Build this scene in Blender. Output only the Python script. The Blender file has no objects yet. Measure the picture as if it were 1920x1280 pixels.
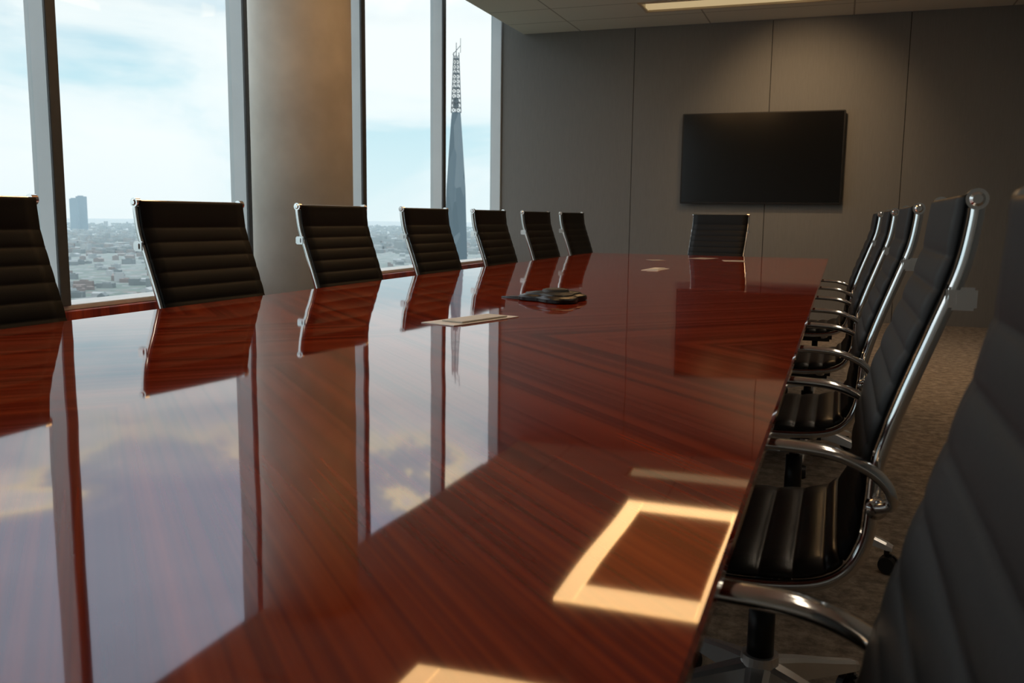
import bpy, bmesh, math, random
from mathutils import Vector, Matrix
random.seed(7)
scene=bpy.context.scene
scene.view_settings.view_transform='Standard'
scene.view_settings.look='None'
COL=scene.collection

# ------------------------------------------------------------ materials
def new_mat(name):
    m=bpy.data.materials.new(name); m.use_nodes=True
    nt=m.node_tree; b=nt.nodes['Principled BSDF']
    return m,nt,b
def simple(name,col,rough=.5,metal=0,spec=None,emit=None,es=0,noise=0,nscale=20,bump=0,bscale=200):
    m,nt,b=new_mat(name)
    b.inputs['Base Color'].default_value=(*col,1); b.inputs['Roughness'].default_value=rough
    b.inputs['Metallic'].default_value=metal
    if spec is not None: b.inputs['Specular IOR Level'].default_value=spec
    if emit: b.inputs['Emission Color'].default_value=(*emit,1); b.inputs['Emission Strength'].default_value=es
    tc=nt.nodes.new('ShaderNodeTexCoord')
    if noise:
        n=nt.nodes.new('ShaderNodeTexNoise'); n.inputs['Scale'].default_value=nscale; n.inputs['Detail'].default_value=4
        nt.links.new(tc.outputs['Object'],n.inputs['Vector'])
        r=nt.nodes.new('ShaderNodeValToRGB')
        r.color_ramp.elements[0].position=.3; r.color_ramp.elements[1].position=.7
        r.color_ramp.elements[0].color=(*[c*(1-noise) for c in col],1); r.color_ramp.elements[1].color=(*[min(1,c*(1+noise)) for c in col],1)
        nt.links.new(n.outputs['Fac'],r.inputs['Fac']); nt.links.new(r.outputs['Color'],b.inputs['Base Color'])
    if bump:
        n=nt.nodes.new('ShaderNodeTexNoise'); n.inputs['Scale'].default_value=bscale
        nt.links.new(tc.outputs['Object'],n.inputs['Vector'])
        bp=nt.nodes.new('ShaderNodeBump'); bp.inputs['Strength'].default_value=bump; bp.inputs['Distance'].default_value=.002
        nt.links.new(n.outputs['Fac'],bp.inputs['Height']); nt.links.new(bp.outputs['Normal'],b.inputs['Normal'])
    return m
def math_node(nt,op,a,b=None,c=None):
    n=nt.nodes.new('ShaderNodeMath'); n.operation=op
    for i,v in enumerate([a,b,c]):
        if v is None: continue
        if isinstance(v,(int,float)): n.inputs[i].default_value=v
        else: nt.links.new(v,n.inputs[i])
    return n.outputs[0]
def ramp(nt,fac,stops,interp='LINEAR'):
    r=nt.nodes.new('ShaderNodeValToRGB'); e=r.color_ramp.elements; r.color_ramp.interpolation=interp
    e[0].position=stops[0][0]; e[0].color=(*stops[0][1],1); e[1].position=stops[-1][0]; e[1].color=(*stops[-1][1],1)
    for p,c in stops[1:-1]:
        x=e.new(p); x.color=(*c,1)
    nt.links.new(fac,r.inputs['Fac']); return r.outputs['Color']

leather=simple('black_leather',(.0062,.0063,.0066),.5,spec=.2,bump=.15,bscale=350)
seatleather=simple('black_seat_leather',(.012,.011,.010),.33,spec=.5,bump=.12,bscale=350)
chrome=simple('polished_chrome',(.93,.93,.92),.12,1,noise=.02,nscale=8)
satin=simple('bracket_chrome',(.93,.93,.92),.16,1,noise=.02,nscale=8)
basechrome=simple('base_chrome',(.95,.95,.94),.26,.7,noise=.02,nscale=8)
blackplastic=simple('black_plastic',(.012,.012,.012),.4,noise=.1)
steel_dark=simple('dark_steel',(.05,.05,.05),.3,.6,noise=.1)
mull=simple('anodised_mullion',(.60,.66,.70),.45,.1,noise=.04,nscale=3)
roomface=simple('dark_mullion_face',(.07,.075,.08),.5,noise=.1)
sillm=simple('pale_sill',(.62,.63,.62),.45,noise=.04)
colm=simple('column_plaster',(.60,.58,.53),.75,noise=.16,nscale=2.5,bump=.3,bscale=60)
portm=simple('port_plate_metal',(.90,.89,.86),.45,noise=.03)
lidm=simple('port_lid_metal',(.76,.73,.66),.45,noise=.03)
paperm=simple('paper',(.32,.30,.27),.7,noise=.03)
phonem=simple('phone_body',(.007,.007,.008),.3,spec=.35,noise=.1)
phonekey=simple('phone_keys',(.03,.03,.03),.5,noise=.1)
screenm=simple('tv_screen',(.004,.004,.004),.14,spec=.5,noise=.05)
bezel=simple('tv_bezel',(.01,.01,.01),.3,noise=.05)
rightwall=simple('dark_wall',(.12,.116,.108),.8,noise=.05)
frontwall=simple('pale_wall',(.55,.53,.49),.8,noise=.03)
blackgap=simple('gap_shadow',(.012,.012,.012),.9,noise=.05)
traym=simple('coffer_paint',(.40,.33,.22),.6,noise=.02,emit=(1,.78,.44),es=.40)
rimm=simple('coffer_rim_paint',(.6,.5,.36),.6,noise=.02)
ringm=simple('ring_light_diffuser',(.9,.8,.6),.6,emit=(1,.60,.26),es=5.6,noise=.02)
linm=simple('fill_light_diffuser',(.9,.85,.75),.6,emit=(1,.84,.64),es=4.5,noise=.02)  # glow of the added fill strips above the aisle
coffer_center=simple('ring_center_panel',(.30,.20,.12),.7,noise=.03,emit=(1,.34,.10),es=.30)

def wall_material():
    m,nt,b=new_mat('taupe_fabric_wall'); tc=nt.nodes.new('ShaderNodeTexCoord')
    mp=nt.nodes.new('ShaderNodeMapping'); mp.inputs['Scale'].default_value=(60,60,3)
    nt.links.new(tc.outputs['Object'],mp.inputs['Vector'])
    n=nt.nodes.new('ShaderNodeTexNoise'); n.inputs['Scale'].default_value=3; n.inputs['Detail'].default_value=3
    nt.links.new(mp.outputs['Vector'],n.inputs['Vector'])
    c=ramp(nt,n.outputs['Fac'],[(.3,(.182,.182,.176)),(.7,(.202,.201,.194))])
    nt.links.new(c,b.inputs['Base Color']); b.inputs['Roughness'].default_value=.7; b.inputs['Specular IOR Level'].default_value=.25
    return m
wallm=wall_material()

def wood_material(name,rough=.034,wave=True):
    m,nt,b=new_mat(name); tc=nt.nodes.new('ShaderNodeTexCoord')
    sp=nt.nodes.new('ShaderNodeSeparateXYZ'); nt.links.new(tc.outputs['Object'],sp.inputs[0])
    ax=math_node(nt,'ABSOLUTE',sp.outputs['X'])
    py=math_node(nt,'PINGPONG',math_node(nt,'ADD',sp.outputs['Y'],18.71),1.95)
    across=math_node(nt,'ADD',ax,py); along=math_node(nt,'SUBTRACT',ax,py)
    cb=nt.nodes.new('ShaderNodeCombineXYZ')
    nt.links.new(math_node(nt,'MULTIPLY',across,13.0),cb.inputs[0]); nt.links.new(math_node(nt,'MULTIPLY',along,.10),cb.inputs[1])
    n=nt.nodes.new('ShaderNodeTexNoise'); n.inputs['Scale'].default_value=1; n.inputs['Detail'].default_value=4; n.inputs['Roughness'].default_value=.55; n.inputs['Distortion'].default_value=.03
    nt.links.new(cb.outputs[0],n.inputs['Vector'])
    cb2=nt.nodes.new('ShaderNodeCombineXYZ')
    nt.links.new(math_node(nt,'MULTIPLY',across,80.0),cb2.inputs[0]); nt.links.new(math_node(nt,'MULTIPLY',along,.15),cb2.inputs[1])
    n2=nt.nodes.new('ShaderNodeTexNoise'); n2.inputs['Scale'].default_value=1; n2.inputs['Detail'].default_value=1
    nt.links.new(cb2.outputs[0],n2.inputs['Vector'])
    f=math_node(nt,'ADD',math_node(nt,'MULTIPLY',n.outputs['Fac'],.68),math_node(nt,'MULTIPLY',n2.outputs['Fac'],.32))
    c=ramp(nt,f,[(.36,(.115,.008,.003)),(.45,(.21,.018,.0045)),(.53,(.32,.034,.007)),(.66,(.45,.062,.012))])
    nt.links.new(c,b.inputs['Base Color']); b.inputs['Roughness'].default_value=rough
    b.inputs['IOR'].default_value=1.70
    if wave:
        wn=nt.nodes.new('ShaderNodeTexNoise'); wn.inputs['Scale'].default_value=2.2; wn.inputs['Detail'].default_value=1
        nt.links.new(tc.outputs['Object'],wn.inputs['Vector'])
        bp=nt.nodes.new('ShaderNodeBump'); bp.inputs['Strength'].default_value=1; bp.inputs['Distance'].default_value=.0013
        nt.links.new(wn.outputs['Fac'],bp.inputs['Height']); nt.links.new(bp.outputs['Normal'],b.inputs['Normal'])
    return m
woodm=wood_material('mahogany_lacquer')
woodm2=wood_material('mahogany_satin',.3,False)

def ceiling_material():
    m,nt,b=new_mat('ceiling_tiles'); tc=nt.nodes.new('ShaderNodeTexCoord')
    br=nt.nodes.new('ShaderNodeTexBrick'); br.offset=0; br.inputs['Scale'].default_value=1
    br.inputs['Brick Width'].default_value=1.43; br.inputs['Row Height'].default_value=.6; br.inputs['Mortar Size'].default_value=.008
    br.inputs['Color1'].default_value=(.72,.69,.60,1); br.inputs['Color2'].default_value=(.70,.67,.58,1); br.inputs['Mortar'].default_value=(.35,.32,.26,1)
    nt.links.new(tc.outputs['Object'],br.inputs['Vector']); nt.links.new(br.outputs['Color'],b.inputs['Base Color'])
    b.inputs['Roughness'].default_value=.9
    return m
ceilm=ceiling_material()
def carpet_material():
    m,nt,b=new_mat('carpet'); tc=nt.nodes.new('ShaderNodeTexCoord')
    v=nt.nodes.new('ShaderNodeTexNoise'); v.inputs['Scale'].default_value=20; v.inputs['Detail'].default_value=6; v.inputs['Roughness'].default_value=.72
    nt.links.new(tc.outputs['Object'],v.inputs['Vector'])
    c=ramp(nt,v.outputs['Fac'],[(.38,(.155,.12,.09)),(.5,(.25,.20,.15)),(.62,(.37,.30,.23))])
    nt.links.new(c,b.inputs['Base Color']); b.inputs['Roughness'].default_value=.95
    n=nt.nodes.new('ShaderNodeTexNoise'); n.inputs['Scale'].default_value=300
    nt.links.new(tc.outputs['Object'],n.inputs['Vector'])
    bp=nt.nodes.new('ShaderNodeBump'); bp.inputs['Strength'].default_value=.3; bp.inputs['Distance'].default_value=.003
    nt.links.new(n.outputs['Fac'],bp.inputs['Height']); nt.links.new(bp.outputs['Normal'],b.inputs['Normal'])
    return m
carpetm=carpet_material()
def glass_material():
    m=bpy.data.materials.new('window_glass'); m.use_nodes=True; nt=m.node_tree; nt.nodes.clear()
    o=nt.nodes.new('ShaderNodeOutputMaterial'); t=nt.nodes.new('ShaderNodeBsdfTransparent'); t.inputs[0].default_value=(.93,.975,.98,1)
    g=nt.nodes.new('ShaderNodeBsdfGlossy'); g.inputs['Roughness'].default_value=.02
    mx=nt.nodes.new('ShaderNodeMixShader'); mx.inputs[0].default_value=.01
    nt.links.new(t.outputs[0],mx.inputs[1]); nt.links.new(g.outputs[0],mx.inputs[2]); nt.links.new(mx.outputs[0],o.inputs[0])
    return m
glassm=glass_material()
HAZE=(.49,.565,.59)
def hazy(name,stops,scale,cell=True,density=2600,haze=HAZE):  # paints aerial haze into the base colour, stronger with distance
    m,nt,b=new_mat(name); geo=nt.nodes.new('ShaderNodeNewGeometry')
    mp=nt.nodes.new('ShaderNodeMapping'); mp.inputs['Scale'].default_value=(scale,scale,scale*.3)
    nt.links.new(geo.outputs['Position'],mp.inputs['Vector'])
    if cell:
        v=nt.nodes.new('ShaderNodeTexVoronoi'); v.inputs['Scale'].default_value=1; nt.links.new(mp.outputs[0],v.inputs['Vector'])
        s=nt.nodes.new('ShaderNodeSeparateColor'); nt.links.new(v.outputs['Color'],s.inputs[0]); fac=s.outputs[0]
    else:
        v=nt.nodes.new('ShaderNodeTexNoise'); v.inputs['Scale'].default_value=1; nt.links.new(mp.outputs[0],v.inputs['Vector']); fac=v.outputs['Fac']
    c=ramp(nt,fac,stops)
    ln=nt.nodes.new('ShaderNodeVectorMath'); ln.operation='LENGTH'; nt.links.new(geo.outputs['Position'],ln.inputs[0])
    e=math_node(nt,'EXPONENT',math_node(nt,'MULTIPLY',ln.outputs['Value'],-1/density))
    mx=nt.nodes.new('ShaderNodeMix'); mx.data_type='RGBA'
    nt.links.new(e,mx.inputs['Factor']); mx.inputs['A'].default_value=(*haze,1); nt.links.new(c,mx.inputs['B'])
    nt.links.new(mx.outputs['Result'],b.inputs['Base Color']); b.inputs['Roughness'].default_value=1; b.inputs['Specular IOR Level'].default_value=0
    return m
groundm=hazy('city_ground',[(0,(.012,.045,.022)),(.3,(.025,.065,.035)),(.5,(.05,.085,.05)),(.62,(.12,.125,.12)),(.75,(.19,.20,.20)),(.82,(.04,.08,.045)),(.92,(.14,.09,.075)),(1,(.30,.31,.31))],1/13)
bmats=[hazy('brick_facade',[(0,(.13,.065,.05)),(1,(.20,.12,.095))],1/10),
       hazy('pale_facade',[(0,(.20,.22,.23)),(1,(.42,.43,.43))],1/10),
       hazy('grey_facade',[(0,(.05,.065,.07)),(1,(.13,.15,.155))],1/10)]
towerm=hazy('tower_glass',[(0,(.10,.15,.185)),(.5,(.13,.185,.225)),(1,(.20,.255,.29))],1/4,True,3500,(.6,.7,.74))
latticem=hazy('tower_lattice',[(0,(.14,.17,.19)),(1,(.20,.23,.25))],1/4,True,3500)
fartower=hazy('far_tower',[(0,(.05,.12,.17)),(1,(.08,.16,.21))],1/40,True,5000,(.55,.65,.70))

# ------------------------------------------------------------ mesh helpers
def mk(name,bm,mat,smooth=False,parent=None,col=True):
    me=bpy.data.meshes.new(name); bmesh.ops.recalc_face_normals(bm,faces=bm.faces); bm.to_mesh(me); bm.free()
    for mm in (mat if isinstance(mat,list) else [mat]): me.materials.append(mm)
    if smooth:
        for p in me.polygons: p.use_smooth=True
    o=bpy.data.objects.new(name,me); COL.objects.link(o)
    if parent: o.parent=parent
    return o
def box(bm,x0,x1,y0,y1,z0,z1,bev=0,mi=0):
    r=bmesh.ops.create_cube(bm,size=1); vs=r['verts']
    for v in vs:
        v.co=Vector(((x0+x1)/2+v.co.x*(x1-x0),(y0+y1)/2+v.co.y*(y1-y0),(z0+z1)/2+v.co.z*(z1-z0)))
    fs={f for v in vs for f in v.link_faces}
    for f in fs: f.material_index=mi
    if bev:
        es={e for v in vs for e in v.link_edges}
        r=bmesh.ops.bevel(bm,geom=list(es),offset=bev,segments=2,affect='EDGES')
        for f in r['faces']: f.material_index=mi
def cyl(bm,p0,p1,r0,r1=None,seg=20):
    r1=r0 if r1 is None else r1
    p0=Vector(p0);p1=Vector(p1); d=p1-p0
    q=d.to_track_quat('Z','Y').to_matrix().to_4x4()
    bmesh.ops.create_cone(bm,cap_ends=True,segments=seg,radius1=r0,radius2=r1,depth=d.length,matrix=Matrix.Translation((p0+p1)/2)@q)
def catmull(pts,n=8):
    P=[Vector(p) for p in pts]; out=[]
    Q=[2*P[0]-P[1]]+P+[2*P[-1]-P[-2]]
    for i in range(1,len(Q)-2):
        for k in range(n):
            t=k/n; a,b,c,d=Q[i-1],Q[i],Q[i+1],Q[i+2]
            out.append(.5*((2*b)+(c-a)*t+(2*a-5*b+4*c-d)*t*t+(3*b-a-3*c+d)*t**3))
    out.append(P[-1]); return out
def tangents(P):
    T=[]
    for i in range(len(P)):
        a=P[max(0,i-1)]; b=P[min(len(P)-1,i+1)]; T.append((b-a).normalized())
    return T
def sweep(bm,path,y,hw,hn,seg=12,ex=.7,off=0):
    P=[Vector((p[0],p[1])) for p in path]; T=tangents(P); rings=[]
    for i,(p,t) in enumerate(zip(P,T)):
        n=Vector((-t.y,t.x)); ring=[]; p=p+n*off
        yy=y(i/(len(P)-1)) if callable(y) else y
        for k in range(seg):
            a=2*math.pi*k/seg; cs,sn=math.cos(a),math.sin(a)
            cs=math.copysign(abs(cs)**ex,cs); sn=math.copysign(abs(sn)**ex,sn)
            ring.append(bm.verts.new((p.x+n.x*hn*sn,yy+hw*cs,p.y+n.y*hn*sn)))
        rings.append(ring)
    for a,b in zip(rings,rings[1:]):
        for k in range(seg): bm.faces.new((a[k],a[(k+1)%seg],b[(k+1)%seg],b[k]))
    bm.faces.new(rings[0]); bm.faces.new(rings[-1][::-1])

# ------------------------------------------------------------ office chair
PROFILE=[(-.280,1.090),(-.278,1.05),(-.266,.98),(-.236,.89),(-.205,.80),(-.183,.73),(-.166,.66),(-.162,.60),(-.155,.535),(-.125,.482),(-.06,.458),(.06,.452),(.18,.462),(.27,.466),(.33,.450),(.352,.415)]
prof=catmull(PROFILE,10)
def resample(P,step):
    out=[P[0].copy()]; acc=0
    for a,b in zip(P,P[1:]):
        L=(b-a).length; pos=0
        while acc+(L-pos)>=step:
            pos+=step-acc; acc=0; out.append(a.lerp(b,pos/L))
        acc+=L-pos
    return out
fine=resample([Vector((p.x,p.y)) for p in prof],.004)
def sling(bm,pts,first,pitch,W,a0=.006):
    T=tangents(pts); NY=10; fr=[];bk=[]
    for i,(p,t) in enumerate(zip(pts,T)):
        s=i*.004; n=Vector((-t.y,t.x))
        if s<first: ph=s/first; amp=a0
        else: ph=((s-first)%pitch)/pitch; amp=a0
        puff=amp*(abs(math.sin(math.pi*ph))**.4)
        rf=[];rb=[]
        for k in range(NY+1):
            y=-W+2*W*k/NY
            edge=.5 if k in(0,NY) else 1
            q=p+n*((.006+puff)*edge); r=p-n*((.004+puff*.3)*edge)
            rf.append(bm.verts.new((q.x,y,q.y))); rb.append(bm.verts.new((r.x,y,r.y)))
        fr.append(rf);bk.append(rb)
    for i in range(len(pts)-1):
        for k in range(NY):
            bm.faces.new((fr[i][k],fr[i][k+1],fr[i+1][k+1],fr[i+1][k])); bm.faces.new((bk[i][k],bk[i+1][k],bk[i+1][k+1],bk[i][k+1]))
        bm.faces.new((fr[i][0],fr[i+1][0],bk[i+1][0],bk[i][0])); bm.faces.new((fr[i][-1],bk[i][-1],bk[i+1][-1],fr[i+1][-1]))
    for i in (0,-1):
        for k in range(NY): bm.faces.new((fr[i][k],bk[i][k],bk[i][k+1],fr[i][k+1]))

def build_chair():
    root=bpy.data.objects.new('office_chair',None); COL.objects.link(root); root.empty_display_size=.2
    parts=[]
    RY=.260; W=.262
    cut=next(i for i,p in enumerate(fine) if p.y<.50)
    bm=bmesh.new(); sling(bm,fine[:cut+1],.095,.054,W,.0058); o=mk('backrest',bm,leather,True,root); o['label']='black leather back with stitched horizontal ribs'; parts.append(o)
    bm=bmesh.new(); sling(bm,fine[cut+1:],.03,.056,W,.011); o=mk('seat',bm,seatleather,True,root); o['label']='black leather seat with stitched ribs'; parts.append(o)
    for s in (-1,1):
        bm=bmesh.new(); sweep(bm,prof,s*(RY+.002),.0088,.0105,off=-.016); o=mk('side_rail',bm,chrome,True,root); o['label']='curved chrome side rail'; parts.append(o)
    bm=bmesh.new(); cyl(bm,(-.292,-RY,1.086),(-.292,RY,1.086),.007)
    for s in (-1,1):
        cyl(bm,(-.293,s*(RY-.008),1.084),(-.293,s*(RY+.013),1.084),.0160,seg=24); cyl(bm,(-.293,s*(RY+.013),1.084),(-.293,s*(RY+.017),1.084),.011,.007,seg=20)
    o=mk('top_bar',bm,chrome,False,root); o['label']='chrome top bar with round end caps'; parts.append(o)
    bm=bmesh.new(); cyl(bm,(-.290,-RY,.935),(-.290,RY,.935),.008)
    for s in (-1,1):
        y0,y1=sorted((s*(RY-.008),s*(RY+.014))); box(bm,-.304,-.260,y0,y1,.917,.952,.004)
        y0,y1=sorted((s*(RY+.010),s*(RY+.018))); box(bm,-.300,-.272,y0,y1,.923,.946,.003)
    o=mk('lumbar_bar',bm,satin,False,root); o['label']='chrome lumbar crossbar with end brackets'; parts.append(o)
    arm=catmull([(.12,.448),(.175,.49),(.205,.57),(.205,.64),(.165,.683),(.08,.694),(-.03,.694),(-.11,.688),(-.165,.668),(-.195,.642),(-.203,.612),(-.178,.598)],8)
    for s in (-1,1):
        f=lambda t,s=s: s*(.278+.032*min(1,math.sin(math.pi*t)*2.2))
        bm=bmesh.new(); sweep(bm,arm,f,.019,.0092); cyl(bm,(-.182,s*.262,.598),(-.182,s*.293,.598),.016); cyl(bm,(.13,s*.262,.452),(.13,s*.292,.452),.016)
        o=mk('armrest',bm,chrome,True,root); o['label']='flat polished chrome loop armrest'; parts.append(o)
    bm=bmesh.new()
    for x,zz in ((-.06,.425),(.14,.425)):
        for s in (-1,1): cyl(bm,(x*.4,s*.04,.40),(x,s*RY,zz+.008),.014,.010)
    o=mk('seat_bracket',bm,chrome,True,root); parts.append(o)
    bm=bmesh.new(); box(bm,-.09,.10,-.055,.055,.375,.43,.012); cyl(bm,(.02,-.055,.40),(.02,-.19,.405),.006); box(bm,.005,.035,-.22,-.18,.398,.412,.004)
    o=mk('tilt_mechanism',bm,steel_dark,False,root); parts.append(o)
    bm=bmesh.new(); cyl(bm,(0,0,.28),(0,0,.38),.016); cyl(bm,(0,0,.17),(0,0,.31),.027,.025,24); o=mk('gas_lift',bm,blackplastic,True,root); parts.append(o)
    bm=bmesh.new(); cyl(bm,(0,0,.105),(0,0,.19),.046,.036,24)
    for k in range(5):
        a=2*math.pi*k/5+.3; d=Vector((math.cos(a),math.sin(a),0)); nn=Vector((-d.y,d.x,0))
        prev=None
        for (r,zt,zb,hw) in ((.02,.178,.115,.028),(.12,.150,.106,.022),(.22,.118,.086,.018),(.30,.094,.072,.015),(.318,.086,.070,.011)):
            ring=[bm.verts.new(d*r+nn*hw+Vector((0,0,zb))),bm.verts.new(d*r+nn*hw*.9+Vector((0,0,zt-.006))),bm.verts.new(d*r+nn*hw*.45+Vector((0,0,zt))),bm.verts.new(d*r-nn*hw*.45+Vector((0,0,zt))),bm.verts.new(d*r-nn*hw*.9+Vector((0,0,zt-.006))),bm.verts.new(d*r-nn*hw+Vector((0,0,zb)))]
            if prev:
                for i in range(6): bm.faces.new((prev[i],prev[(i+1)%6],ring[(i+1)%6],ring[i]))
            else: bm.faces.new(ring)
            prev=ring
        bm.faces.new(prev[::-1])
    o=mk('star_base',bm,basechrome,False,root); o['label']='five-spoke chrome base'; parts.append(o)
    for k in range(5):
        a=2*math.pi*k/5+.3; d=Vector((math.cos(a),math.sin(a),0)); nn=Vector((-d.y,d.x,0)); c=d*.30
        bm=bmesh.new(); cyl(bm,c+Vector((0,0,.05)),c+Vector((0,0,.08)),.008)
        c2=c+d*.006
        for s in (-1,1): cyl(bm,c2+nn*s*.006+Vector((0,0,.028)),c2+nn*s*.024+Vector((0,0,.028)),.028,.024,24)
        box(bm,c2.x-.012,c2.x+.012,c2.y-.012,c2.y+.012,.028,.06,.004)
        o=mk('caster',bm,blackplastic,False,root); parts.append(o)
    return root,parts
proto,pparts=build_chair()
def place(root,x,y,rot):
    root.location=(x,y,0); root.rotation_euler=(0,0,math.radians(rot))
def copy_chair(tilt=0):
    r=proto.copy(); COL.objects.link(r)
    for p in pparts:
        q=p.copy(); q.parent=r; COL.objects.link(q)
        if tilt and p.name.split('.')[0] in ('backrest','seat','side_rail','top_bar','lumbar_bar'):
            piv=Vector((-.165,0,.58))
            q.matrix_basis=Matrix.Translation(piv+Vector((0,0,-.026)))@Matrix.Rotation(math.radians(tilt),4,'Y')@Matrix.Translation(-piv)
    return r
LY0=2.766; S=1.016
left=[(-1,-3,.055),(0,-4,.02),(1,-4,0),(2,-3,0),(3,-2,0),(4,-4,0),(5,-5,0)]
chairs=[]
first=True
for k,phi,dy in left:
    r=proto if first else copy_chair(); first=False
    a=math.radians(phi)
    cx=-2.256+.288*math.cos(a); cy=LY0+k*S+dy+.288*math.sin(a)
    place(r,cx,cy,phi); chairs.append(r)
    r['label']='black ribbed leather office chair on the window side of the table'
for x,y,phi,tl in ((-.122,.55,180,3.4),(-.105,1.79,180,0),(-.10,2.95,180,0),(-.10,4.12,180,0),(-.105,5.40,180,0)):
    r=copy_chair(tl); place(r,x,y,phi); chairs.append(r)
    r['label']='black ribbed leather office chair with chrome arms beside the table'
r=copy_chair(); place(r,-1.12,8.32,-90-14); chairs.append(r)
r['label']='black ribbed leather office chair at the end of the table'
for c in chairs:
    c['category']='chair'; c['group']='office chairs around the conference table'

# ------------------------------------------------------------ table
TX0,TX1,TY0,TY1=-2.01,-.08,-.9,7.62
tcx=(TX0+TX1)/2; tcy=(TY0+TY1)/2
table=bpy.data.objects.new('conference_table',None); COL.objects.link(table); table.location=(tcx,tcy,0)
table['label']='long glossy mahogany conference table reflecting the windows'; table['category']='table'
bm=bmesh.new(); hx=(TX1-TX0)/2; hy=(TY1-TY0)/2
levels=[(.750,.004),(.747,0),(.735,0),(.712,.05)]
prev=None
for z,ins in levels:
    ring=[bm.verts.new((sx*(hx-ins),sy*(hy-ins),z)) for sx,sy in((-1,-1),(1,-1),(1,1),(-1,1))]
    if prev:
        for i in range(4): bm.faces.new((prev[i],prev[(i+1)%4],ring[(i+1)%4],ring[i]))
    else: bm.faces.new(ring)
    prev=ring
bm.faces.new(prev[::-1])
o=mk('tabletop',bm,woodm,False,table); o['label']='mirror-polished reddish mahogany top'
for yy in (-3.2,-.1,3.0):
    bm=bmesh.new(); box(bm,-.22,.22,yy-.55,yy+.55,.04,.712,.01); box(bm,-.20,.20,yy-.53,yy+.53,0,.05)
    mk('pedestal',bm,woodm2,False,table)

def port(x,y,rot,lidshift,lab,sc=1):
    e=bpy.data.objects.new('table_power_port',None); COL.objects.link(e); e.location=(x,y,.75); e.rotation_euler=(0,0,math.radians(rot)); e.scale=(sc,sc,1)
    bm=bmesh.new(); box(bm,-.060,.060,-.155,.155,0.0,.0025,.001); mk('port_frame',bm,portm,False,e)
    bm=bmesh.new(); box(bm,-.036+lidshift,.040+lidshift,-.10,.115,.0035,.0075,.001); mk('port_lid',bm,lidm,False,e)
    e['label']=lab; e['category']='power port'; e['group']='power ports set in the tabletop'
port(-1.0,2.44,-16,.006,'pale metal power port plate with lid on the tabletop')
port(-1.02,5.35,-4,0,'pale metal power port plate with lid on the tabletop',.85)
for x,y,rt,w_,h_ in ((-.72,6.75,12,.15,.21),(-.98,7.05,-20,.15,.21),(-1.25,6.55,30,.10,.15)):
    bm=bmesh.new(); box(bm,-w_/2,w_/2,-h_/2,h_/2,0,.0015)
    o=mk('paper_sheet',bm,paperm); o.location=(x,y,.7503); o.rotation_euler=(0,0,math.radians(rt)); o['label']='dull sheet of paper lying flat on the tabletop'; o['category']='paper'; o['group']='papers at the far end of the table'
e=bpy.data.objects.new('conference_phone',None); COL.objects.link(e); e.location=(-.96,3.14,.75); e.rotation_euler=(0,0,math.radians(60)); e.scale=(.88,.88,.85)
bm=bmesh.new(); N=96; rings=[]
for (f,z) in ((.94,0),(1.0,.004),(1.0,.016),(.965,.022),(.82,.029),(.80,.034),(.50,.041)):
    ring=[]
    for k in range(N):
        a=2*math.pi*k/N; R=.128+.030*math.cos(3*a)
        ring.append(bm.verts.new((math.cos(a)*R*f,math.sin(a)*R*f,z)))
    rings.append(ring)
for a,b in zip(rings,rings[1:]):
    for k in range(N): bm.faces.new((a[k],a[(k+1)%N],b[(k+1)%N],b[k]))
bm.faces.new(rings[0][::-1]); bm.faces.new(rings[-1])
mk('phone_body',bm,phonem,False,e)
bm=bmesh.new()
for i in range(3):
    for j in range(4): box(bm,.078+j*.013,.087+j*.013,-.020+i*.015,-.010+i*.015,.030-j*.002,.040-j*.0038,.001)
mk('keypad',bm,phonekey,False,e)
bm=bmesh.new(); cyl(bm,(0,0,.038),(0,0,.050),.058,.052,36); cyl(bm,(0,0,.050),(0,0,.053),.044,.040,36); mk('speaker',bm,phonekey,False,e)
ad=Vector((math.cos(math.radians(110)),math.sin(math.radians(110)),0)); an=Vector((-ad.y,ad.x,0)); bm=bmesh.new(); prev=None
for r_i,hw_,z_ in ((.08,.045,.016),(.16,.034,.012),(.22,.020,.009),(.255,.006,.006)):
    ring=[bm.verts.new(ad*r_i+an*hw_+Vector((0,0,.001))),bm.verts.new(ad*r_i+an*hw_*.7+Vector((0,0,z_))),bm.verts.new(ad*r_i-an*hw_*.7+Vector((0,0,z_))),bm.verts.new(ad*r_i-an*hw_+Vector((0,0,.001)))]
    if prev:
        for i in range(4): bm.faces.new((prev[i],prev[(i+1)%4],ring[(i+1)%4],ring[i]))
    else: bm.faces.new(ring)
    prev=ring
bm.faces.new(prev[::-1]); mk('microphone_arm',bm,phonem,False,e)
e['label']='black three-lobed conference phone on the tabletop'; e['category']='conference phone'

# ------------------------------------------------------------ room shell
def struct(o): o['kind']='structure'; return o
XW=-3.77; YW=10.13; XR=1.66; YB=-4.0; ZC=3.11; GX=-3.90
bm=bmesh.new(); box(bm,-4.0,XR+.1,YB-.1,YW+.12,-.1,0); struct(mk('floor',bm,carpetm))
bm=bmesh.new()
cof=[(-1.98,0.02,9.0,9.42)]
xs=sorted({-3.53,XR+.1,*[c[0] for c in cof],*[c[1] for c in cof]}); ys=sorted({YB-.1,YW+.1,*[c[2] for c in cof],*[c[3] for c in cof]})
for i in range(len(xs)-1):
    for j in range(len(ys)-1):
        mx_,my_=(xs[i]+xs[i+1])/2,(ys[j]+ys[j+1])/2
        if any(c[0]<mx_<c[1] and c[2]<my_<c[3] for c in cof): continue
        box(bm,xs[i],xs[i+1],ys[j],ys[j+1],ZC,ZC+.30)
bmesh.ops.remove_doubles(bm,verts=bm.verts,dist=1e-5)
struct(mk('ceiling',bm,ceilm))
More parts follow.
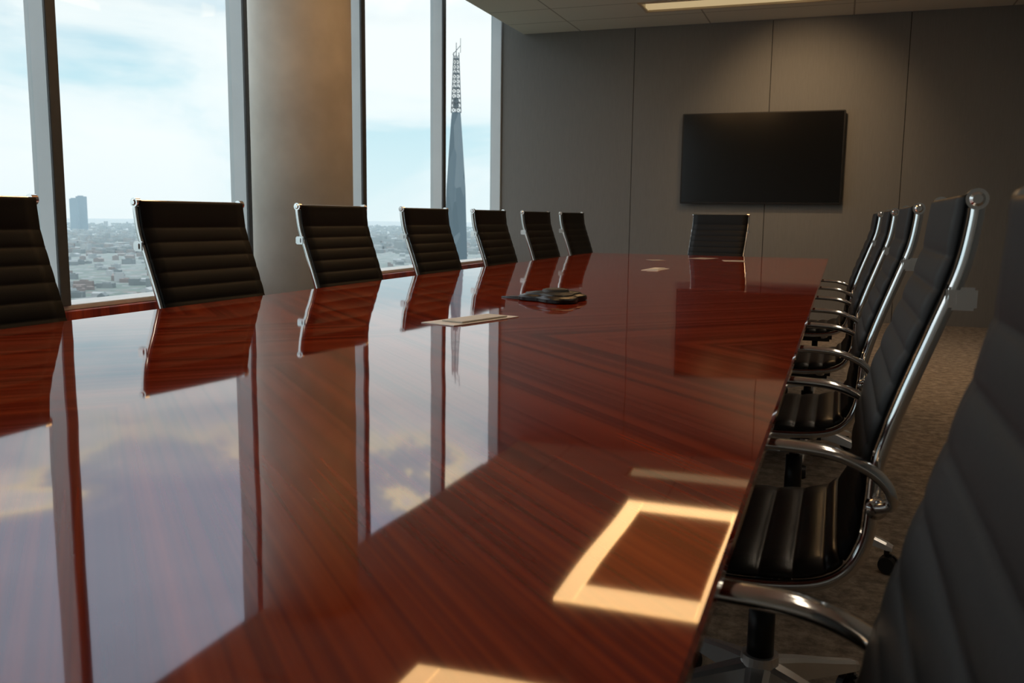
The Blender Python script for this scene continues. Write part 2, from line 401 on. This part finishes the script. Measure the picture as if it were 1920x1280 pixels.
bm=bmesh.new(); box(bm,-4.0,-3.5,YB-.1,YW+.1,3.55,3.65); struct(mk('trim_1',bm,sillm))
c=cof[0]; e=bpy.data.objects.new('ceiling_coffer_light',None); COL.objects.link(e); e.location=((c[0]+c[1])/2,(c[2]+c[3])/2,ZC)
ox,oy,oz=e.location; zt=.12
bm=bmesh.new(); box(bm,c[0]-ox,c[1]-ox,c[2]-oy,c[3]-oy,zt,zt+.03); box(bm,c[0]-ox,c[1]-ox,c[3]-oy-.02,c[3]-oy-.002,.012,zt); mk('coffer_tray',bm,traym,False,e)
bm=bmesh.new(); t=.03
box(bm,c[0]-ox,c[0]-ox+t,c[2]-oy,c[3]-oy,-.010,.012,.003);box(bm,c[1]-ox-t,c[1]-ox,c[2]-oy,c[3]-oy,-.010,.012,.003)
box(bm,c[0]-ox+t,c[1]-ox-t,c[3]-oy-t,c[3]-oy,-.010,.012,.003);box(bm,c[0]-ox+t,c[1]-ox-t,c[2]-oy,c[2]-oy+t,-.010,.012,.003)
mk('coffer_rim',bm,rimm,False,e)
e['label']='recessed ceiling coffer glowing warm cream near the end wall'; e['category']='ceiling light'
for rg,s2 in [((-1.75,-.50,5.80,8.22),.26),((-2.22,-1.25,2.3,4.60),.14)]:
    e=bpy.data.objects.new('ring_ceiling_light',None); COL.objects.link(e); e.location=((rg[0]+rg[1])/2,(rg[2]+rg[3])/2,ZC)
    ox,oy,oz=e.location
    bm=bmesh.new(); a0,a1,b0,b1=rg[0]-ox,rg[1]-ox,rg[2]-oy,rg[3]-oy; sx,sf,sn=.15,.23,.27
    box(bm,a0,a0+sx,b0,b1,-.02,0,.004);box(bm,a1-s2,a1,b0,b1,-.02,0,.004);box(bm,a0+sx,a1-s2,b1-sf,b1,-.02,0,.004);box(bm,a0+sx,a1-s2,b0,b0+sn,-.02,0,.004)
    mk('ring_diffuser',bm,ringm,False,e)
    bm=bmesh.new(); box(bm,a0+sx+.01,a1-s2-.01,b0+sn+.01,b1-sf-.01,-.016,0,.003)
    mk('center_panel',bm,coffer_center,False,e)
    e['label']='warm rectangular ring light on the ceiling above the table'; e['category']='ceiling light'; e['group']='ring ceiling lights'
for y0,y1 in ((1.6,3.6),(4.4,6.4)):  # unseen fill strips added for highlights on chrome arms and seats
    e=bpy.data.objects.new('added_fill_light',None); COL.objects.link(e); e.location=(.55,(y0+y1)/2,ZC)
    h=(y1-y0)/2
    bm=bmesh.new(); box(bm,-.10,.10,-h,h,-.02,-.004,.003); mk('fill_diffuser',bm,linm,False,e)
    bm=bmesh.new(); box(bm,-.12,.12,-h-.02,h+.02,-.012,0,.003); mk('fill_housing',bm,sillm,False,e)
    e['label']='added unseen fill light above the aisle'; e['category']='ceiling light'; e['group']='added fill lights'
bm=bmesh.new(); box(bm,-3.93,XR+.1,YW+.02,YW+.12,-.1,3.55,mi=1)
px=[-3.93,-2.24,-.785,.54,XR+.1]
for a,b in zip(px,px[1:]): box(bm,a+.0035,b-.0035,YW,YW+.03,0,3.55)
struct(mk('wall_back',bm,[wallm,blackgap]))
bm=bmesh.new(); box(bm,XR,XR+.1,YB,YW,0,3.4); struct(mk('wall_right',bm,rightwall))
bm=bmesh.new(); box(bm,-4.0,XR+.1,YB-.1,YB,0,3.55); struct(mk('wall_front',bm,frontwall))
bm=bmesh.new(); box(bm,-4.0,-3.74,YB,YW,0,.535,.004); struct(mk('wall_left',bm,woodm2))
bm=bmesh.new(); box(bm,-4.02,-3.80,YB,YW,.535,.562,.004); struct(mk('trim_2',bm,sillm))
bm=bmesh.new(); box(bm,-4.0,-3.85,YB,YW,3.45,3.56); struct(mk('trim_3',bm,mull))
my=[-2.78,-1.18,.45,2.06,3.66,5.28,6.86,8.50,10.10]
for i,y in enumerate(my):
    bm=bmesh.new()
    if i<len(my)-1:
        box(bm,-3.93,-3.80,y-.03,y+.03,.56,3.45,.004); box(bm,-3.80,-3.785,y-.034,y+.034,.56,3.45,.003,mi=1)  # dark strip covers each mullion's room-facing side
    else: box(bm,-3.915,-3.79,y,YW,.56,3.45,.003)
    struct(mk('trim_%d'%(i+4),bm,[mull,roomface]))
ed=[YB]+my
for i in range(len(ed)-1):
    bm=bmesh.new(); box(bm,GX-.004,GX+.004,ed[i]+.03,ed[i+1]-(.03 if i<len(ed)-2 else 0),.56,3.45); struct(mk('window_%d'%(i+1),bm,glassm))
bm=bmesh.new(); cyl(bm,(0,0,0),(0,0,3.5),.322,seg=96)
for f in bm.faces: f.smooth=len(f.verts)==4
o=mk('column',bm,colm); o.location=(-3.32,5.19,0)
o['label']='round beige plaster column beside the windows'; o['category']='column'

# ------------------------------------------------------------ television
tv=bpy.data.objects.new('television',None); COL.objects.link(tv); tv.location=(-.848,YW,1.69)
tv['label']='large black flat-screen television mounted on the wall'; tv['category']='television'
bm=bmesh.new(); box(bm,-.828,.828,-.075,-.040,-.478,.478,.006); box(bm,-.6,.6,-.041,-.028,-.35,.35,.01); mk('tv_body',bm,bezel,False,tv)
bm=bmesh.new(); box(bm,-.812,.812,-.078,-.074,-.458,.465); mk('tv_screen',bm,screenm,False,tv)
bm=bmesh.new(); box(bm,-.25,.25,-.03,0,-.2,.2,.004); mk('wall_bracket',bm,steel_dark,False,tv)

# ------------------------------------------------------------ outside
GZ=-90
def at(px,d):
    a=math.atan((px-960)/1718)-math.radians(19.708); return math.sin(a)*d,math.cos(a)*d
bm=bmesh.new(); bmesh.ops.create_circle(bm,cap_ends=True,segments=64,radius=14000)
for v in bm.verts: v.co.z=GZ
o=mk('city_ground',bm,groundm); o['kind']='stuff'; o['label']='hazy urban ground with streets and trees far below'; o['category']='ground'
def bbox_mesh(kind):
    bm=bmesh.new()
    if kind==0:
        box(bm,-.5,.5,-.5,.5,0,1); box(bm,-.2,.25,-.15,.2,1,1.18)
    elif kind==1:
        box(bm,-.5,.5,-.5,.5,0,.75)
        v=[bm.verts.new(c) for c in((-.5,-.5,.75),(.5,-.5,.75),(.5,.5,.75),(-.5,.5,.75),(-.5,0,1.05),(.5,0,1.05))]
        for q in((0,1,5,4),(2,3,4,5),(0,4,3),(1,2,5)): bm.faces.new([v[i] for i in q])
    else:
        box(bm,-.5,.5,-.5,.5,0,.6); box(bm,-.5,.1,-.5,.5,.6,1)
    return bm
bases=[]
for kd in range(3):
    for mi in range(3):
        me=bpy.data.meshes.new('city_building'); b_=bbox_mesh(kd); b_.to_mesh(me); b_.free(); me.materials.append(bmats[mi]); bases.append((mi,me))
cl={0:'low brick building in the hazy city below',1:'pale flat-roofed building in the hazy city below',2:'grey building in the hazy city below'}
placed=[]
tries=0
while len(placed)<290 and tries<4000:
    tries+=1
    ang=math.radians(random.choice([random.uniform(35,51),random.uniform(35,51),random.uniform(19,30)])); d=600+1500*random.random()**1.1
    x,y=-math.sin(ang)*d,math.cos(ang)*d; sx,sy=random.uniform(9,22),random.uniform(7,14); R=.5*math.hypot(sx,sy)
    if any((x-a)**2+(y-b)**2<(R+c_)**2 for a,b,c_ in placed): continue
    placed.append((x,y,R))
    mi,me=random.choice(bases); o=bpy.data.objects.new('city_building',me); COL.objects.link(o)
    o.location=(x,y,GZ); o.scale=(sx,sy,random.uniform(4,9)*(1.6 if random.random()<.12 else 1)); o.rotation_euler=(0,0,random.choice([.4,.4,.9,1.9])+random.uniform(-.1,.1))
    o['label']=cl[mi]; o['category']='building'; o['group']='city buildings below the windows'
towers=[('residential_tower',137,38,64,5000),('residential_tower',151,48,78,5150),('office_tower',320,12,48,5200)]
tpos=[at(t[1],t[4]) for t in towers]
bm=bmesh.new(); n_=0
while n_<4200:
    ang=math.radians(random.uniform(16,54)); d=2200+5500*random.random()**1.2; x,y=-math.sin(ang)*d,math.cos(ang)*d
    if any(abs(x-a)<90 and abs(y-b)<90 for a,b in tpos): continue
    n_+=1
    w=random.uniform(5,15); h=random.uniform(4,12)*(2.2 if random.random()<.04 else 1)
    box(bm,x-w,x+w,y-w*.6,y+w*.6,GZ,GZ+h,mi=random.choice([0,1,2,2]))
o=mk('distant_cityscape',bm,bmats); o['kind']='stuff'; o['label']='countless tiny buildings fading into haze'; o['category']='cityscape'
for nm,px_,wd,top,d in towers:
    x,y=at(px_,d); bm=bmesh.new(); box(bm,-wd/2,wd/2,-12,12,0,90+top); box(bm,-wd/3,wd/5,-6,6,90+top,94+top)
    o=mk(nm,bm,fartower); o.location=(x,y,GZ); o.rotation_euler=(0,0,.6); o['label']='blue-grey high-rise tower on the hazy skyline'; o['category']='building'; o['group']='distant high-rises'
D=400; x,y=at(852,D)
sp=bpy.data.objects.new('spire_skyscraper',None); COL.objects.link(sp); sp.location=(x,y,GZ-5); sp.rotation_euler=(0,0,math.radians(25))
sp['label']='tapering glass skyscraper with unfinished lattice top and crane'; sp['category']='skyscraper'
bm=bmesh.new(); prev=None
for z,w in ((5,5.8),(80,5.3),(108,4.4),(125,3.2),(137,2.3),(140,2.0)):
    ring=[]
    for k in range(8):
        a=math.pi/4*k+math.pi/8; ring.append(bm.verts.new((math.cos(a)*w,math.sin(a)*w,z)))
    if prev:
        for i in range(8): bm.faces.new((prev[i],prev[(i+1)%8],ring[(i+1)%8],ring[i]))
    prev=ring
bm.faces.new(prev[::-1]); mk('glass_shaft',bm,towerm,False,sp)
bm=bmesh.new()
def wz(z): return 2.1+(z-140)*(-1.0/24)
for k in range(4):
    a=math.pi/2*k; cyl(bm,(math.cos(a)*2.1,math.sin(a)*2.1,140),(math.cos(a)*1.1,math.sin(a)*1.1,165),.18,seg=6)
zz=140
while zz<164:
    for k in range(4):
        a=math.pi/2*k;b=math.pi/2*(k+1)
        cyl(bm,(math.cos(a)*wz(zz),math.sin(a)*wz(zz),zz),(math.cos(b)*wz(zz+2),math.sin(b)*wz(zz+2),zz+2),.13,seg=6)
        cyl(bm,(math.cos(a)*wz(zz),math.sin(a)*wz(zz),zz),(math.cos(b)*wz(zz),math.sin(b)*wz(zz),zz),.13,seg=6)
    if int(zz)%6==0: box(bm,-wz(zz)*.7,wz(zz)*.7,-wz(zz)*.7,wz(zz)*.7,zz,zz+.5)
    zz+=2
box(bm,-1.3,1.0,-1.2,1.2,142,146)
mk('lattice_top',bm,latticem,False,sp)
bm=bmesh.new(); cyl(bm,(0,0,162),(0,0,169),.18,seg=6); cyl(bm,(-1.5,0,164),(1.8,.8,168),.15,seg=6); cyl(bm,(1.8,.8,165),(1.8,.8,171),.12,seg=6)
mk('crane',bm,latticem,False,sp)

# ------------------------------------------------------------ world sky
w=bpy.data.worlds.new('sky'); scene.world=w; w.use_nodes=True; nt=w.node_tree; bg=nt.nodes['Background']
tc=nt.nodes.new('ShaderNodeTexCoord'); sp_=nt.nodes.new('ShaderNodeSeparateXYZ'); nt.links.new(tc.outputs['Generated'],sp_.inputs[0])
base=ramp(nt,sp_.outputs['Z'],[(0,(.79,.87,.89)),(.05,(.70,.84,.88)),(.13,(.54,.76,.84)),(.22,(.54,.68,.78)),(.30,(.50,.57,.68)),(.45,(.50,.57,.68)),(.7,(.75,.82,.95))])
mp=nt.nodes.new('ShaderNodeMapping'); mp.inputs['Scale'].default_value=(3.0,3.0,8); mp.inputs['Location'].default_value=(1.3,.4,.2); nt.links.new(tc.outputs['Generated'],mp.inputs['Vector'])
n=nt.nodes.new('ShaderNodeTexNoise'); n.inputs['Scale'].default_value=1; n.inputs['Detail'].default_value=8; n.inputs['Roughness'].default_value=.52; n.inputs['Distortion'].default_value=.5
nt.links.new(mp.outputs[0],n.inputs['Vector'])
cf=ramp(nt,n.outputs['Fac'],[(.43,(0,0,0)),(.54,(.8,.8,.8)),(.62,(1,1,1))])
cclow=ramp(nt,sp_.outputs['Z'],[(0,(.89,.91,.92)),(.08,(.96,.95,.95)),(.25,(.98,.96,.94))])
mp2=nt.nodes.new('ShaderNodeMapping'); mp2.inputs['Scale'].default_value=(2.2,2.2,5.2); mp2.inputs['Location'].default_value=(.2,2.1,.9); mp2.inputs['Rotation'].default_value=(.35,.0,.2); nt.links.new(tc.outputs['Generated'],mp2.inputs['Vector'])
n2=nt.nodes.new('ShaderNodeTexNoise'); n2.inputs['Scale'].default_value=1; n2.inputs['Detail'].default_value=7; n2.inputs['Roughness'].default_value=.52; n2.inputs['Distortion'].default_value=.5
nt.links.new(mp2.outputs[0],n2.inputs['Vector'])
high=ramp(nt,n2.outputs['Fac'],[(.30,(.46,.52,.64)),(.46,(.52,.57,.69)),(.492,(.66,.65,.69)),(.512,(1.35,1.08,.76)),(.54,(1.05,.95,.88)),(.60,(.68,.71,.78)),(.75,(.80,.82,.87))],'EASE')
sel=ramp(nt,sp_.outputs['Z'],[(.19,(0,0,0)),(.28,(1,1,1))])
def mix(fac,a,b):
    m_=nt.nodes.new('ShaderNodeMix'); m_.data_type='RGBA'; nt.links.new(fac,m_.inputs['Factor']); nt.links.new(a,m_.inputs['A']); nt.links.new(b,m_.inputs['B']); return m_.outputs['Result']
col=mix(sel,mix(cf,base,cclow),high)
st=nt.nodes.new('ShaderNodeMapRange'); st.inputs['From Min'].default_value=.2; st.inputs['From Max'].default_value=.4; st.inputs['To Min'].default_value=1.14; st.inputs['To Max'].default_value=2.25
nt.links.new(sp_.outputs['Z'],st.inputs['Value'])
nt.links.new(col,bg.inputs['Color']); nt.links.new(st.outputs['Result'],bg.inputs['Strength'])

# ------------------------------------------------------------ lamps
def downlight(x,y,tx,ty,tz,e,ang,col=(1,.74,.46),name='recessed_spotlight'):
    root=bpy.data.objects.new(name,None); COL.objects.link(root); root.location=(x,y,ZC)
    bm=bmesh.new()
    N=24; r0=[bm.verts.new((math.cos(2*math.pi*k/N)*.055,math.sin(2*math.pi*k/N)*.055,-.004)) for k in range(N)]
    r1=[bm.verts.new((math.cos(2*math.pi*k/N)*.04,math.sin(2*math.pi*k/N)*.04,-.006)) for k in range(N)]
    for k in range(N): bm.faces.new((r0[k],r0[(k+1)%N],r1[(k+1)%N],r1[k]))
    mk('trim_ring',bm,sillm,False,root)
    root['label']='small recessed ceiling spotlight'; root['category']='ceiling light'; root['group']='recessed spotlights'
    l=bpy.data.lights.new('lamp','SPOT'); l.energy=e; l.color=col; l.spot_size=math.radians(ang); l.spot_blend=1; l.shadow_soft_size=.06
    o=bpy.data.objects.new('lamp',l); COL.objects.link(o); o.parent=root; o.location=(0,0,-.02)
    o.rotation_euler=(Vector((tx-x,ty-y,tz-ZC))).to_track_quat('-Z','Y').to_euler()
downlight(-.5,8.6,-.45,YW,2.0,105,82,(1,.66,.36))
downlight(1.0,7.0,.8,7.2,0,75,95,(1,.82,.62))  # unseen spot added to brighten the aisle carpet and seats

# ------------------------------------------------------------ camera
yaw,pit,rol,f=19.708,7.821,.658,1702.4
y_,p_,r_=[math.radians(a) for a in (yaw,pit,rol)]
fwd=Vector((-math.sin(y_)*math.cos(p_),math.cos(y_)*math.cos(p_),-math.sin(p_)))
right=Vector((math.cos(y_),math.sin(y_),0)); up=right.cross(fwd)
r2=right*math.cos(r_)+up*math.sin(r_); u2=-right*math.sin(r_)+up*math.cos(r_)
M=Matrix((( r2.x,u2.x,-fwd.x,0),(r2.y,u2.y,-fwd.y,0),(r2.z,u2.z,-fwd.z,1.05),(0,0,0,1)))
cam=bpy.data.cameras.new('camera'); co=bpy.data.objects.new('camera',cam); COL.objects.link(co); co.matrix_world=M
cam.sensor_width=36; cam.lens=f/1920*36; cam.clip_start=.02; cam.clip_end=30000
cam.dof.use_dof=True; cam.dof.focus_distance=3.0; cam.dof.aperture_fstop=9
scene.camera=co
